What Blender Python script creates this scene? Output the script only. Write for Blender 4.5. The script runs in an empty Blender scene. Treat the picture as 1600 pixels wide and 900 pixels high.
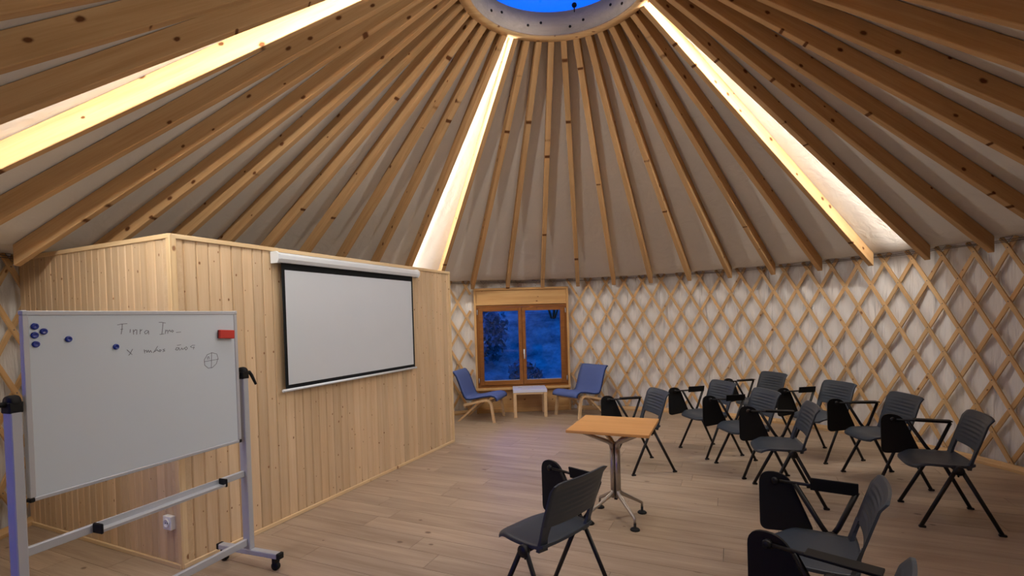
import bpy, bmesh, math, random
from mathutils import Vector, Matrix, noise
random.seed(7)
PI = math.pi
sc = bpy.context.scene
COL = sc.collection

# ------------------------------------------------------------------ camera, sky, exposure
EYE = 1.6
cam_d = bpy.data.cameras.new('camera')
cam_d.sensor_width = 36.0
cam_d.lens = 767.8 / 1600 * 36.0
cam_d.shift_y = 59.8 / 1600
cam_d.clip_start = 0.03
cam = bpy.data.objects.new('camera', cam_d)
COL.objects.link(cam)
_p, _r = -0.0179, 0.0289
_f = Vector((0, math.cos(_p), math.sin(_p)))
_u0 = Vector((0, -math.sin(_p), math.cos(_p)))
_r0 = Vector((1, 0, 0))
_rt = _r0 * math.cos(_r) - _u0 * math.sin(_r)
_up = _r0 * math.sin(_r) + _u0 * math.cos(_r)
cam.matrix_world = Matrix(((_rt.x, _up.x, -_f.x, 0), (_rt.y, _up.y, -_f.y, 0), (_rt.z, _up.z, -_f.z, EYE), (0, 0, 0, 1)))
sc.camera = cam

world = bpy.data.worlds.new('dusk_sky')
sc.world = world
world.use_nodes = True
bgn = world.node_tree.nodes['Background']
bgn.inputs['Color'].default_value = (0.003, 0.110, 0.95, 1)      # deep blue dusk, even all round
bgn.inputs['Strength'].default_value = 1.9

sc.view_settings.view_transform = 'Standard'
sc.view_settings.look = 'None'
sc.view_settings.gamma = 1.0
sc.view_settings.use_curve_mapping = False
sc.view_settings.exposure = 0.0
LED_STRENGTH = 168.0
LED_COLOR = (1.0, 0.95, 0.88)

# ------------------------------------------------------------------ yurt layout (metres)
CX, CY = 0.463, 4.128        # yurt axis
RW = 4.33                    # lattice radius
NB = 44                      # rafters
PHI = -0.4118                # azimuth of rafter 0 (clockwise from +Y)
RT, ZT = 4.11, 2.08          # rafter tip, lower edge
RR, ZR = 0.835, 4.37         # rafter head, lower edge
BW, BD = 0.060, 0.125         # rafter section
SL = math.atan2(ZR - ZT, RT - RR)

def wall_r(az):              # the wall bulges a little behind the cabin
    a = (math.degrees(az) + 90 + 180) % 360 - 180
    return RW + 0.21 * math.exp(-(a / 30.0) ** 2)
def pol(az, r, z):
    return Vector((CX + r * math.sin(az), CY + r * math.cos(az), z))

# ------------------------------------------------------------------ mesh helpers
def new_bm():
    return bmesh.new()
def quad_box(bm, x0, x1, y0, y1, z0, z1, m=None):
    vs = [Vector((x, y, z)) for x in (x0, x1) for y in (y0, y1) for z in (z0, z1)]
    if m is not None:
        vs = [m @ v for v in vs]
    v = [bm.verts.new(p) for p in vs]
    for f in ((0, 1, 3, 2), (4, 6, 7, 5), (0, 4, 5, 1), (2, 3, 7, 6), (0, 2, 6, 4), (1, 5, 7, 3)):
        bm.faces.new([v[i] for i in f])
    return v
def bev_box(bm, x0, x1, y0, y1, z0, z1, b=0.004, seg=1, m=None):
    t = bmesh.new()
    quad_box(t, x0, x1, y0, y1, z0, z1)
    bmesh.ops.bevel(t, geom=t.edges[:], offset=b, segments=seg, affect='EDGES', profile=0.7)
    join_bm(bm, t, m)
def join_bm(bm, t, m=None):
    mp = {}
    for v in t.verts:
        mp[v] = bm.verts.new(m @ v.co if m is not None else v.co)
    for f in t.faces:
        nf = bm.faces.new([mp[v] for v in f.verts])
        nf.smooth = f.smooth
    t.free()
def tube(bm, pts, r, n=10, sx=1.0, caps=True):
    pts = [Vector(p) for p in pts]
    rad = r if isinstance(r, (list, tuple)) else [r] * len(pts)
    rings = []
    prev = None
    for i, p in enumerate(pts):
        if i == 0: t = pts[1] - pts[0]
        elif i == len(pts) - 1: t = pts[-1] - pts[-2]
        else: t = (pts[i + 1] - p).normalized() + (p - pts[i - 1]).normalized()
        t.normalize()
        if prev is None:
            a = Vector((1, 0, 0)) if abs(t.x) < 0.9 else Vector((0, 1, 0))
        else:
            a = prev
        a = (a - t * a.dot(t)).normalized()
        b = t.cross(a)
        prev = a
        rings.append([bm.verts.new(p + (a * math.cos(2 * PI * k / n) * sx + b * math.sin(2 * PI * k / n)) * rad[i]) for k in range(n)])
    for i in range(len(rings) - 1):
        for k in range(n):
            f = bm.faces.new((rings[i][k], rings[i][(k + 1) % n], rings[i + 1][(k + 1) % n], rings[i + 1][k]))
            f.smooth = True
    if caps:
        bm.faces.new(rings[0][::-1]); bm.faces.new(rings[-1])
def lathe(bm, prof, n=24, closed=False, m=None):
    rings = []
    for r, z in prof:
        ring = []
        for k in range(n):
            a = 2 * PI * k / n
            p = Vector((r * math.cos(a), r * math.sin(a), z))
            ring.append(bm.verts.new(m @ p if m is not None else p))
        rings.append(ring)
    cnt = len(rings) if closed else len(rings) - 1
    for i in range(cnt):
        A, B = rings[i], rings[(i + 1) % len(rings)]
        for k in range(n):
            f = bm.faces.new((A[k], A[(k + 1) % n], B[(k + 1) % n], B[k])); f.smooth = True
    if not closed:
        if prof[0][0] > 1e-6: bm.faces.new(rings[0][::-1])
        if prof[-1][0] > 1e-6: bm.faces.new(rings[-1])
def prism(bm, outline, t0, t1, fn):
    """outline 2-D, extruded from t0 to t1; fn(u, v, t) gives the point"""
    A = [bm.verts.new(fn(u, v, t0)) for u, v in outline]
    B = [bm.verts.new(fn(u, v, t1)) for u, v in outline]
    n = len(A)
    bm.faces.new(A[::-1]); bm.faces.new(B)
    for i in range(n):
        bm.faces.new((A[i], A[(i + 1) % n], B[(i + 1) % n], B[i]))
def round_poly(pts, rad, seg=5):
    out = []
    n = len(pts)
    for i in range(n):
        p = Vector(pts[i]); a = Vector(pts[i - 1]); b = Vector(pts[(i + 1) % n])
        r = rad[i] if isinstance(rad, (list, tuple)) else rad
        da, db = (a - p), (b - p)
        r1 = min(r, da.length * 0.49, db.length * 0.49)
        s = p + da.normalized() * r1; e = p + db.normalized() * r1
        for k in range(seg + 1):
            t = k / seg
            q = s * (1 - t) ** 2 + p * 2 * t * (1 - t) + e * t * t
            out.append((q.x, q.y))
    return out
def mesh_of(name, bm, mat):
    bmesh.ops.recalc_face_normals(bm, faces=bm.faces[:])
    me = bpy.data.meshes.new(name)
    bm.to_mesh(me); bm.free()
    if mat is not None: me.materials.append(mat)
    return me
def place(name, me, parent=None, mat4=None):
    o = bpy.data.objects.new(name, me)
    COL.objects.link(o)
    if parent is not None: o.parent = parent
    if mat4 is not None: o.matrix_local = mat4
    return o
def obj(name, bm, mat, parent=None, mat4=None):
    return place(name, mesh_of(name, bm, mat), parent, mat4)
def tag(o, label=None, cat=None, group=None, kind=None):
    if label: o['label'] = label
    if cat: o['category'] = cat
    if group: o['group'] = group
    if kind: o['kind'] = kind
    return o
def empty(name, mat4=None):
    o = bpy.data.objects.new(name, None)
    o.empty_display_size = 0.1
    COL.objects.link(o)
    if mat4 is not None: o.matrix_world = mat4
    return o
def frame(origin, x, y, z):
    x, y, z = Vector(x).normalized(), Vector(y).normalized(), Vector(z).normalized()
    return Matrix(((x.x, y.x, z.x, origin[0]), (x.y, y.y, z.y, origin[1]), (x.z, y.z, z.z, origin[2]), (0, 0, 0, 1)))
def copy_tree(o, parent=None):
    c = o.copy(); COL.objects.link(c); c.parent = parent
    for ch in list(o.children): copy_tree(ch, c)
    return c

# ------------------------------------------------------------------ materials
def base_mat(name, color=(0.5, 0.5, 0.5), rough=0.5, metal=0.0, spec=0.5):
    m = bpy.data.materials.new(name)
    m.use_nodes = True
    b = m.node_tree.nodes['Principled BSDF']
    b.inputs['Base Color'].default_value = (*color, 1)
    b.inputs['Roughness'].default_value = rough
    b.inputs['Metallic'].default_value = metal
    b.inputs['Specular IOR Level'].default_value = spec
    return m, m.node_tree.nodes, m.node_tree.links, b
def mathn(N, L, op, a, b=None, c=None):
    n = N.new('ShaderNodeMath'); n.operation = op
    for i, v in enumerate((a, b, c)):
        if v is None: continue
        if isinstance(v, (int, float)): n.inputs[i].default_value = v
        else: L.new(v, n.inputs[i])
    return n.outputs[0]
def mixc(N, L, fac, a, b, mode='MIX'):
    n = N.new('ShaderNodeMix'); n.data_type = 'RGBA'; n.blend_type = mode
    for sock, v in ((n.inputs[0], fac), (n.inputs[6], a), (n.inputs[7], b)):
        if isinstance(v, (int, float)): sock.default_value = v
        elif isinstance(v, tuple): sock.default_value = (*v, 1)
        else: L.new(v, sock)
    return n.outputs[2]
def wood(name, light, dark, knot=(0.16, 0.06, 0.02), knot_scale=5.0, knot_r=0.12, knot_keep=0.5, rough=0.55, vary=0.25, ring=9.0, spec=0.3, thru='z'):
    """wood whose grain runs along the object's own X axis"""
    m, N, L, b = base_mat(name, light, rough, spec=spec)
    tc = N.new('ShaderNodeTexCoord'); oi = N.new('ShaderNodeObjectInfo')
    off = N.new('ShaderNodeCombineXYZ')
    L.new(mathn(N, L, 'MULTIPLY', oi.outputs['Random'], 91.7), off.inputs[0])
    L.new(mathn(N, L, 'MULTIPLY', oi.outputs['Random'], 37.3), off.inputs[1])
    L.new(mathn(N, L, 'MULTIPLY', oi.outputs['Random'], 53.9), off.inputs[2])
    add = N.new('ShaderNodeVectorMath'); add.operation = 'ADD'
    L.new(tc.outputs['Object'], add.inputs[0]); L.new(off.outputs[0], add.inputs[1])
    # knots: sparse cells, drawn out along the grain
    sx = N.new('ShaderNodeSeparateXYZ'); L.new(add.outputs[0], sx.inputs[0])
    cx = N.new('ShaderNodeCombineXYZ')
    wob = N.new('ShaderNodeTexNoise'); wob.inputs['Scale'].default_value = 30.0
    L.new(add.outputs[0], wob.inputs['Vector'])
    L.new(mathn(N, L, 'MULTIPLY', sx.outputs[0], 0.62), cx.inputs[0])
    L.new(mathn(N, L, 'MULTIPLY_ADD', wob.outputs[0], 0.012, sx.outputs[2 if thru == 'y' else 1]), cx.inputs[1])   # knots run through the piece
    vo = N.new('ShaderNodeTexVoronoi'); vo.voronoi_dimensions = '2D'; vo.inputs['Scale'].default_value = knot_scale
    L.new(cx.outputs[0], vo.inputs['Vector'])
    sep = N.new('ShaderNodeSeparateColor'); L.new(vo.outputs['Color'], sep.inputs[0])
    keep = mathn(N, L, 'GREATER_THAN', sep.outputs[0], 1 - knot_keep)
    size = mathn(N, L, 'MULTIPLY_ADD', sep.outputs[1], knot_r * 0.8, knot_r * 0.4)
    d = mathn(N, L, 'DIVIDE', vo.outputs['Distance'], size)
    kmask = mathn(N, L, 'MULTIPLY', mathn(N, L, 'SUBTRACT', 1.0, mathn(N, L, 'SMOOTH_MIN', d, 1.0, 0.25)), keep)
    kmask = mathn(N, L, 'MINIMUM', mathn(N, L, 'MULTIPLY', kmask, 2.2), 1.0)
    # grain: stretched noise, bent round the knots
    mg = N.new('ShaderNodeMapping'); mg.inputs['Scale'].default_value = (0.5, ring, ring)
    L.new(add.outputs[0], mg.inputs['Vector'])
    n1 = N.new('ShaderNodeTexNoise'); n1.inputs['Scale'].default_value = 2.2; n1.inputs['Detail'].default_value = 5; n1.inputs['Distortion'].default_value = 0.6
    L.new(mg.outputs[0], n1.inputs['Vector'])
    mf = N.new('ShaderNodeMapping'); mf.inputs['Scale'].default_value = (3.0, 90, 90)
    L.new(add.outputs[0], mf.inputs['Vector'])
    n2 = N.new('ShaderNodeTexNoise'); n2.inputs['Scale'].default_value = 1.5; n2.inputs['Detail'].default_value = 2
    L.new(mf.outputs[0], n2.inputs['Vector'])
    g = mathn(N, L, 'MULTIPLY_ADD', n2.outputs[0], 0.35, mathn(N, L, 'MULTIPLY', n1.outputs[0], 0.85))
    mr = N.new('ShaderNodeMapRange'); mr.inputs['From Min'].default_value = 0.38; mr.inputs['From Max'].default_value = 0.82
    L.new(g, mr.inputs['Value'])
    c = mixc(N, L, mr.outputs[0], light, dark)
    hv = N.new('ShaderNodeHueSaturation')
    L.new(c, hv.inputs['Color'])
    L.new(mathn(N, L, 'MULTIPLY_ADD', oi.outputs['Random'], vary, 1 - vary * 0.5), hv.inputs['Value'])
    c = mixc(N, L, kmask, hv.outputs[0], knot)
    L.new(c, b.inputs['Base Color'])
    bp = N.new('ShaderNodeBump'); bp.inputs['Strength'].default_value = 0.12; bp.inputs['Distance'].default_value = 0.004
    L.new(g, bp.inputs['Height']); L.new(bp.outputs[0], b.inputs['Normal'])
    return m
def fabric(name, color, scale=300.0, rough=0.95, bump=0.15, spec=0.2, mott=0.12):
    m, N, L, b = base_mat(name, color, rough, spec=spec)
    tc = N.new('ShaderNodeTexCoord')
    n = N.new('ShaderNodeTexNoise'); n.inputs['Scale'].default_value = 3.0; n.inputs['Detail'].default_value = 4
    L.new(tc.outputs['Object'], n.inputs['Vector'])
    c = mixc(N, L, n.outputs[0], tuple(v * (1 - mott) for v in color), tuple(min(1, v * (1 + mott)) for v in color))
    L.new(c, b.inputs['Base Color'])
    n2 = N.new('ShaderNodeTexNoise'); n2.inputs['Scale'].default_value = scale
    L.new(tc.outputs['Object'], n2.inputs['Vector'])
    bp = N.new('ShaderNodeBump'); bp.inputs['Strength'].default_value = bump; bp.inputs['Distance'].default_value = 0.002
    L.new(n2.outputs[0], bp.inputs['Height']); L.new(bp.outputs[0], b.inputs['Normal'])
    return m
def canvas_mat(name, color, folds=False):
    m, N, L, b = base_mat(name, color, 0.8, spec=0.25)
    tc = N.new('ShaderNodeTexCoord')
    n = N.new('ShaderNodeTexNoise'); n.inputs['Scale'].default_value = 1.7; n.inputs['Detail'].default_value = 5
    L.new(tc.outputs['Object'], n.inputs['Vector'])
    c = mixc(N, L, n.outputs[0], tuple(v * 0.93 for v in color), tuple(min(1, v * 1.06) for v in color))
    L.new(c, b.inputs['Base Color'])
    n2 = N.new('ShaderNodeTexNoise'); n2.inputs['Scale'].default_value = 5.0; n2.inputs['Detail'].default_value = 4; n2.inputs['Distortion'].default_value = 1.2
    L.new(tc.outputs['Object'], n2.inputs['Vector'])
    bp = N.new('ShaderNodeBump'); bp.inputs['Strength'].default_value = 0.35; bp.inputs['Distance'].default_value = 0.03
    if folds:
        mp = N.new('ShaderNodeMapping'); mp.inputs['Scale'].default_value = (7.0, 7.0, 0.8)
        L.new(tc.outputs['Object'], mp.inputs['Vector']); L.new(mp.outputs[0], n2.inputs['Vector'])
        n2.inputs['Scale'].default_value = 1.0; n2.inputs['Distortion'].default_value = 0.8
        bp.inputs['Strength'].default_value = 0.8; bp.inputs['Distance'].default_value = 0.09
    L.new(n2.outputs[0], bp.inputs['Height']); L.new(bp.outputs[0], b.inputs['Normal'])
    return m
def plastic(name, color, rough=0.45, spec=0.4, grain=400.0, bump=0.08):
    m, N, L, b = base_mat(name, color, rough, spec=spec)
    tc = N.new('ShaderNodeTexCoord')
    n = N.new('ShaderNodeTexNoise'); n.inputs['Scale'].default_value = grain
    L.new(tc.outputs['Object'], n.inputs['Vector'])
    bp = N.new('ShaderNodeBump'); bp.inputs['Strength'].default_value = bump; bp.inputs['Distance'].default_value = 0.001
    L.new(n.outputs[0], bp.inputs['Height']); L.new(bp.outputs[0], b.inputs['Normal'])
    n2 = N.new('ShaderNodeTexNoise'); n2.inputs['Scale'].default_value = 6.0
    L.new(tc.outputs['Object'], n2.inputs['Vector'])
    L.new(mathn(N, L, 'MULTIPLY_ADD', n2.outputs[0], 0.16, rough - 0.08), b.inputs['Roughness'])
    return m
def metal(name, color, rough=0.35, metallic=0.8):
    m, N, L, b = base_mat(name, color, rough, metallic)
    tc = N.new('ShaderNodeTexCoord')
    n = N.new('ShaderNodeTexNoise'); n.inputs['Scale'].default_value = 25.0; n.inputs['Detail'].default_value = 3
    L.new(tc.outputs['Object'], n.inputs['Vector'])
    L.new(mathn(N, L, 'MULTIPLY_ADD', n.outputs[0], 0.15, rough - 0.07), b.inputs['Roughness'])
    return m
def glass_mat(name, tint=(0.93, 0.96, 1.0), ior=1.45):
    m = bpy.data.materials.new(name); m.use_nodes = True
    N, L = m.node_tree.nodes, m.node_tree.links
    N.clear()
    out = N.new('ShaderNodeOutputMaterial'); mix = N.new('ShaderNodeMixShader')
    tr = N.new('ShaderNodeBsdfTransparent'); tr.inputs['Color'].default_value = (*tint, 1)
    gl = N.new('ShaderNodeBsdfGlossy'); gl.inputs['Roughness'].default_value = 0.02
    fr = N.new('ShaderNodeFresnel'); fr.inputs['IOR'].default_value = ior
    L.new(fr.outputs[0], mix.inputs[0]); L.new(tr.outputs[0], mix.inputs[1]); L.new(gl.outputs[0], mix.inputs[2])
    L.new(mix.outputs[0], out.inputs[0])
    return m

M = {}
M['rafter'] = wood('rafter_pine', (0.58, 0.375, 0.19), (0.44, 0.255, 0.11), (0.12, 0.045, 0.015), 7.0, 0.12, 0.6, vary=0.2, thru='y', rough=0.7, spec=0.12)
M['board'] = wood('board_pine', (0.70, 0.53, 0.34), (0.60, 0.42, 0.24), (0.24, 0.10, 0.035), 9.5, 0.062, 0.62, vary=0.24, rough=0.5)
M['slat'] = wood('slat_pine', (0.68, 0.46, 0.24), (0.52, 0.31, 0.13), (0.22, 0.09, 0.03), 9.0, 0.12, 0.3, vary=0.2)
M['trim'] = wood('trim_pine', (0.78, 0.60, 0.36), (0.66, 0.46, 0.24), (0.3, 0.14, 0.06), 8.0, 0.1, 0.25, vary=0.12)
M['frame_pine'] = wood('frame_pine', (0.66, 0.42, 0.18), (0.52, 0.29, 0.11), (0.14, 0.05, 0.02), 7.0, 0.08, 0.3, vary=0.08, thru='y')
M['window_wood'] = wood('window_stained_wood', (0.30, 0.12, 0.028), (0.19, 0.065, 0.014), (0.08, 0.03, 0.01), 7.0, 0.05, 0.1, vary=0.06, rough=0.4, thru='y')
M['plank'] = wood('floor_oak', (0.46, 0.355, 0.255), (0.30, 0.215, 0.145), (0.17, 0.11, 0.07), 4.0, 0.07, 0.25, vary=0.16, rough=0.42, ring=6.0, spec=0.4)
M['birch'] = wood('birch', (0.70, 0.50, 0.29), (0.60, 0.40, 0.21), (0.4, 0.2, 0.1), 6.0, 0.04, 0.1, vary=0.05, rough=0.4)
M['table_top'] = wood('table_beech', (0.66, 0.34, 0.12), (0.55, 0.26, 0.08), (0.4, 0.2, 0.08), 6.0, 0.03, 0.1, vary=0.05, rough=0.35)
M['ring'] = wood('ring_ply', (0.58, 0.52, 0.46), (0.44, 0.39, 0.34), (0.2, 0.1, 0.05), 4.0, 0.08, 0.3, vary=0.05)
M['roof'] = canvas_mat('roof_canvas', (0.70, 0.67, 0.62))
M['wallc'] = canvas_mat('wall_canvas', (0.80, 0.78, 0.75), True)
M['subfloor'] = plastic('floor_joint', (0.10, 0.075, 0.055), 0.8)
M['seat'] = plastic('grey_plastic', (0.040, 0.050, 0.064), 0.45, 0.4)
M['black'] = plastic('black_plastic', (0.008, 0.008, 0.008), 0.6, 0.25)
M['blackm'] = plastic('black_powder_steel', (0.008, 0.007, 0.007), 0.45, 0.35)
M['alu'] = metal('aluminium', (0.50, 0.52, 0.55), 0.45, 0.25)
M['steel'] = metal('brushed_steel', (0.42, 0.38, 0.34), 0.34, 0.9)
M['wb'] = plastic('whiteboard_enamel', (0.60, 0.67, 0.72), 0.22, 0.5, bump=0.02)
M['ink'] = plastic('marker_ink', (0.10, 0.10, 0.13), 0.6)
M['magnet'] = plastic('blue_magnet', (0.012, 0.035, 0.25), 0.25, 0.6, bump=0.02)
M['eraser'] = plastic('red_eraser', (0.55, 0.045, 0.03), 0.7)
M['felt'] = fabric('dark_felt', (0.06, 0.03, 0.03))
M['screen'] = fabric('screen_cloth', (0.60, 0.64, 0.67), 600.0, 0.9, 0.05, 0.2, 0.03)
M['screenblack'] = fabric('screen_border', (0.010, 0.011, 0.012), 600.0, 0.85, 0.05)
M['casing'] = plastic('white_casing', (0.74, 0.78, 0.80), 0.35, 0.5)
M['socket'] = plastic('white_socket', (0.80, 0.80, 0.80), 0.3, 0.5, bump=0.02)
M['bluefab'] = fabric('blue_weave', (0.10, 0.145, 0.36), 250.0, 0.9, 0.3)
M['bluedark'] = fabric('navy_piping', (0.02, 0.035, 0.11), 250.0)
M['whitetop'] = plastic('white_laminate', (0.62, 0.66, 0.80), 0.3, 0.5, bump=0.02)
M['cable'] = metal('steel_cable', (0.20, 0.18, 0.16), 0.5, 0.6)
M['glass'] = glass_mat('window_glass')
M['dome'] = glass_mat('acrylic_dome', (0.95, 0.97, 1.0))
M['leaf'] = fabric('shrub_leaf', (0.16, 0.22, 0.16), 20.0, 0.8, 0.1, 0.3, 0.4)
def ground_mat():
    m, N, L, b = base_mat('meadow', (0.2, 0.2, 0.15), 0.95)
    tc = N.new('ShaderNodeTexCoord')
    n = N.new('ShaderNodeTexNoise'); n.inputs['Scale'].default_value = 1.6; n.inputs['Detail'].default_value = 8; n.inputs['Roughness'].default_value = 0.7
    L.new(tc.outputs['Object'], n.inputs['Vector'])
    mr = N.new('ShaderNodeMapRange'); mr.inputs['From Min'].default_value = 0.35; mr.inputs['From Max'].default_value = 0.65
    L.new(n.outputs[0], mr.inputs['Value'])
    L.new(mixc(N, L, mr.outputs[0], (0.06, 0.09, 0.05), (0.42, 0.52, 0.30)), b.inputs['Base Color'])
    return m
M['ground'] = ground_mat()
def emit_mat():
    m = bpy.data.materials.new('led_diffuser'); m.use_nodes = True
    b = m.node_tree.nodes['Principled BSDF']
    b.inputs['Base Color'].default_value = (0.9, 0.9, 0.88, 1)
    b.inputs['Emission Color'].default_value = (*LED_COLOR, 1)
    b.inputs['Emission Strength'].default_value = LED_STRENGTH
    return m
M['led'] = emit_mat()

# ------------------------------------------------------------------ ground outside and floor
bm = new_bm()
gn = 40
def gz(x, y):
    r = math.hypot(x - CX, y - CY)
    h = -0.12 + max(0.0, (y - 10.5)) * 0.30 * min(1, max(0, (y - 10.5) / 4))
    return h + (noise.noise(Vector((x * 0.35, y * 0.35, 0))) * 0.35 * min(1, max(0, (r - 5.5) / 3)))
gv = [[bm.verts.new((x, y, gz(x, y))) for y in [-14 + 46 * j / gn for j in range(gn + 1)]] for x in [-24 + 48 * i / gn for i in range(gn + 1)]]
for i in range(gn):
    for j in range(gn):
        f = bm.faces.new((gv[i][j], gv[i + 1][j], gv[i + 1][j + 1], gv[i][j + 1])); f.smooth = True
tag(obj('ground', bm, M['ground']), kind='structure')

bm = new_bm()
lathe(bm, [(4.72, -0.10), (4.72, -0.014)], 96, m=Matrix.Translation((CX, CY, 0)))
floor = tag(obj('floor', bm, M['subfloor']), kind='structure')

FA = math.radians(-24.2)                       # planks run square to the screen wall
fu = Vector((math.cos(FA), math.sin(FA))); fv = Vector((-fu.y, fu.x))
def clip_circle(poly, R, n=80):
    for k in range(n):
        a = 2 * PI * k / n
        nx, ny = math.cos(a), math.sin(a)
        out = []
        for i in range(len(poly)):
            p, q = poly[i], poly[(i + 1) % len(poly)]
            dp, dq = p[0] * nx + p[1] * ny - R, q[0] * nx + q[1] * ny - R
            if dp <= 0: out.append(p)
            if (dp <= 0) != (dq <= 0):
                t = dp / (dp - dq)
                out.append((p[0] + (q[0] - p[0]) * t, p[1] + (q[1] - p[1]) * t))
        poly = out
        if not poly: return []
    return poly
PW, PL = 0.192, 1.38
rest = new_bm()
row = -24
fm = Matrix.Translation((CX, CY, 0)) @ Matrix.Rotation(FA, 4, 'Z')
for row in range(-25, 25):
    off = random.random() * PL
    for k in range(-5, 5):
        u0, u1 = k * PL + off + 0.0012, (k + 1) * PL + off - 0.0012
        v0, v1 = row * PW + 0.0012, (row + 1) * PW - 0.0012
        poly = clip_circle([(u0, v0), (u1, v0), (u1, v1), (u0, v1)], 4.62)
        if len(poly) < 3: continue
        mu = sum(p[0] for p in poly) / len(poly); mv = sum(p[1] for p in poly) / len(poly)
        w = fm @ Vector((mu, mv, 0))
        seen = w.y > 1.0 and abs(w.x) < 1.12 * w.y + 0.6 and not (w.x < -0.6 - (6.6 - w.y) * 0.5 and w.y > 3.6 and w.x < -1.6)
        if seen:
            b2 = new_bm()
            prism(b2, [(p[0] - mu, p[1] - mv) for p in poly], -0.014, 0.0, lambda u, v, t: Vector((u, v, t)))
            obj('plank', b2, M['plank'], floor, fm @ Matrix.Translation((mu, mv, 0)))
        else:
            prism(rest, poly, -0.014, 0.0, lambda u, v, t: Vector((u, v, t)))
tag(obj('plank', rest, M['plank'], floor, fm), kind='stuff')

# ------------------------------------------------------------------ canvas wall, lattice, cables, skirting
D2R = PI / 180
WAZ0, WAZ1 = -14.35 * D2R, 6.25 * D2R            # window unit
DAZ0, DAZ1 = -153.0 * D2R, -125.0 * D2R        # glazed door beside the camera
CAZ0, CAZ1 = -89.0 * D2R, -46.0 * D2R          # behind the cabin
def fold(az, z):
    s = az * RW
    n1 = noise.noise(Vector((s * 6.0, z * 0.5, 3.1)))
    n2 = noise.noise(Vector((s * 15.0, z * 1.1, 9.7)))
    n3 = noise.noise(Vector((s * 1.7, z * 0.9, 5.0)))
    n4 = noise.noise(Vector((s * 3.4 + 0.5 * math.sin(z * 1.3 + s), z * 0.55, 14.0)))
    crease = max(0.0, 1 - abs(n4) * 5.0) ** 1.5 * max(0.0, 0.6 + n3)
    return 0.026 * n1 * (0.7 + n3) + 0.012 * n2 - 0.022 * crease
az_list = []
a = -PI
brk = sorted([WAZ0, WAZ1, DAZ0, DAZ1, PI])
seg_st = -PI
for b_ in brk:
    n = max(1, int((b_ - seg_st) / (0.33 * D2R)))
    az_list += [seg_st + (b_ - seg_st) * k / n for k in range(n)]
    seg_st = b_
zl = [-0.03 + 2.10 * k / 34 for k in range(34)] + [2.09, 2.14, 2.18, 2.235]
bm = new_bm()
grid = [[bm.verts.new(pol(az, wall_r(az) + 0.066 + (fold(az, z) if z < 2.2 else 0), z)) for z in zl] for az in az_list]
na = len(az_list)
for i in range(na):
    a0 = az_list[i]; a1 = az_list[(i + 1) % na] if i < na - 1 else PI
    mid = (a0 + a1) / 2
    for j in range(len(zl) - 1):
        zm = (zl[j] + zl[j + 1]) / 2
        if WAZ0 < mid < WAZ1 and zm < 2.092: continue
        if DAZ0 < mid < DAZ1 and zm < 2.092: continue
        f = bm.faces.new((grid[i][j], grid[(i + 1) % na][j], grid[(i + 1) % na][j + 1], grid[i][j + 1])); f.smooth = True
wall = tag(obj('wall_round', bm, M['wallc']), kind='structure')

NL = 91
DAZ = 2 * PI / NL
AZ_TOP = 11.3 * D2R
Z_TOP = 2.13
ROW = 0.257
SLOPE = (DAZ / 2) / ROW                        # azimuth per metre of height
def slat_piece(sgn, pts, layer):
    """pts: list of (az, z) along the slat"""
    w, t = 0.039, 0.016
    P = [pol(az, wall_r(az) + (-0.009 if layer else 0.010), z) for az, z in pts]
    mid = P[len(P) // 2]
    X = (P[-1] - P[0]).normalized()
    maz = pts[len(pts) // 2][0]
    Zr = Vector((-math.sin(maz), -math.cos(maz), 0))
    Zr = (Zr - X * Zr.dot(X)).normalized()
    Y = Zr.cross(X)
    mw = frame(mid, X, Y, Zr)
    mi = mw.inverted()
    b2 = new_bm()
    rings = []
    for i, (az, z) in enumerate(pts):
        rad = Vector((-math.sin(az), -math.cos(az), 0))
        tdir = ((P[min(i + 1, len(P) - 1)] - P[max(i - 1, 0)])).normalized()
        side = rad.cross(tdir).normalized()
        rings.append([b2.verts.new(mi @ (P[i] + side * sx * w / 2 + rad * sz * t / 2)) for sx, sz in ((-1, -1), (1, -1), (1, 1), (-1, 1))])
    for i in range(len(rings) - 1):
        for k in range(4):
            b2.faces.new((rings[i][k], rings[i][(k + 1) % 4], rings[i + 1][(k + 1) % 4], rings[i + 1][k]))
    b2.faces.new(rings[0][::-1]); b2.faces.new(rings[-1])
    obj('slat', b2, M['slat'], wall, mw)
def blocked(az, z):
    a = (az + PI) % (2 * PI) - PI
    if WAZ0 - 0.014 < a < WAZ1 + 0.014 and z < 2.13: return True
    if DAZ0 - 0.006 < a < DAZ1 + 0.006 and z < 2.13: return True
    if CAZ0 < a < CAZ1: return True
    return False
for sgn in (1, -1):
    for k in range(NL):
        # tip at the top, running down to the floor
        z0, z1 = 2.232, 0.012
        ns = 40
        cur = []
        pieces = []
        for i in range(ns + 1):
            z = z0 + (z1 - z0) * i / ns
            az = AZ_TOP + k * DAZ + sgn * (Z_TOP - z) * SLOPE
            if blocked(az, z):
                if len(cur) > 3: pieces.append(cur)
                cur = []
            else: cur.append((az, z))
        if len(cur) > 3: pieces.append(cur)
        for pc in pieces:
            m_ = max(2, len(pc) // 6)
            pts = [pc[int(round(q * (len(pc) - 1) / m_))] for q in range(m_ + 1)]
            slat_piece(sgn, pts, layer=(sgn == 1))
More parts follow.
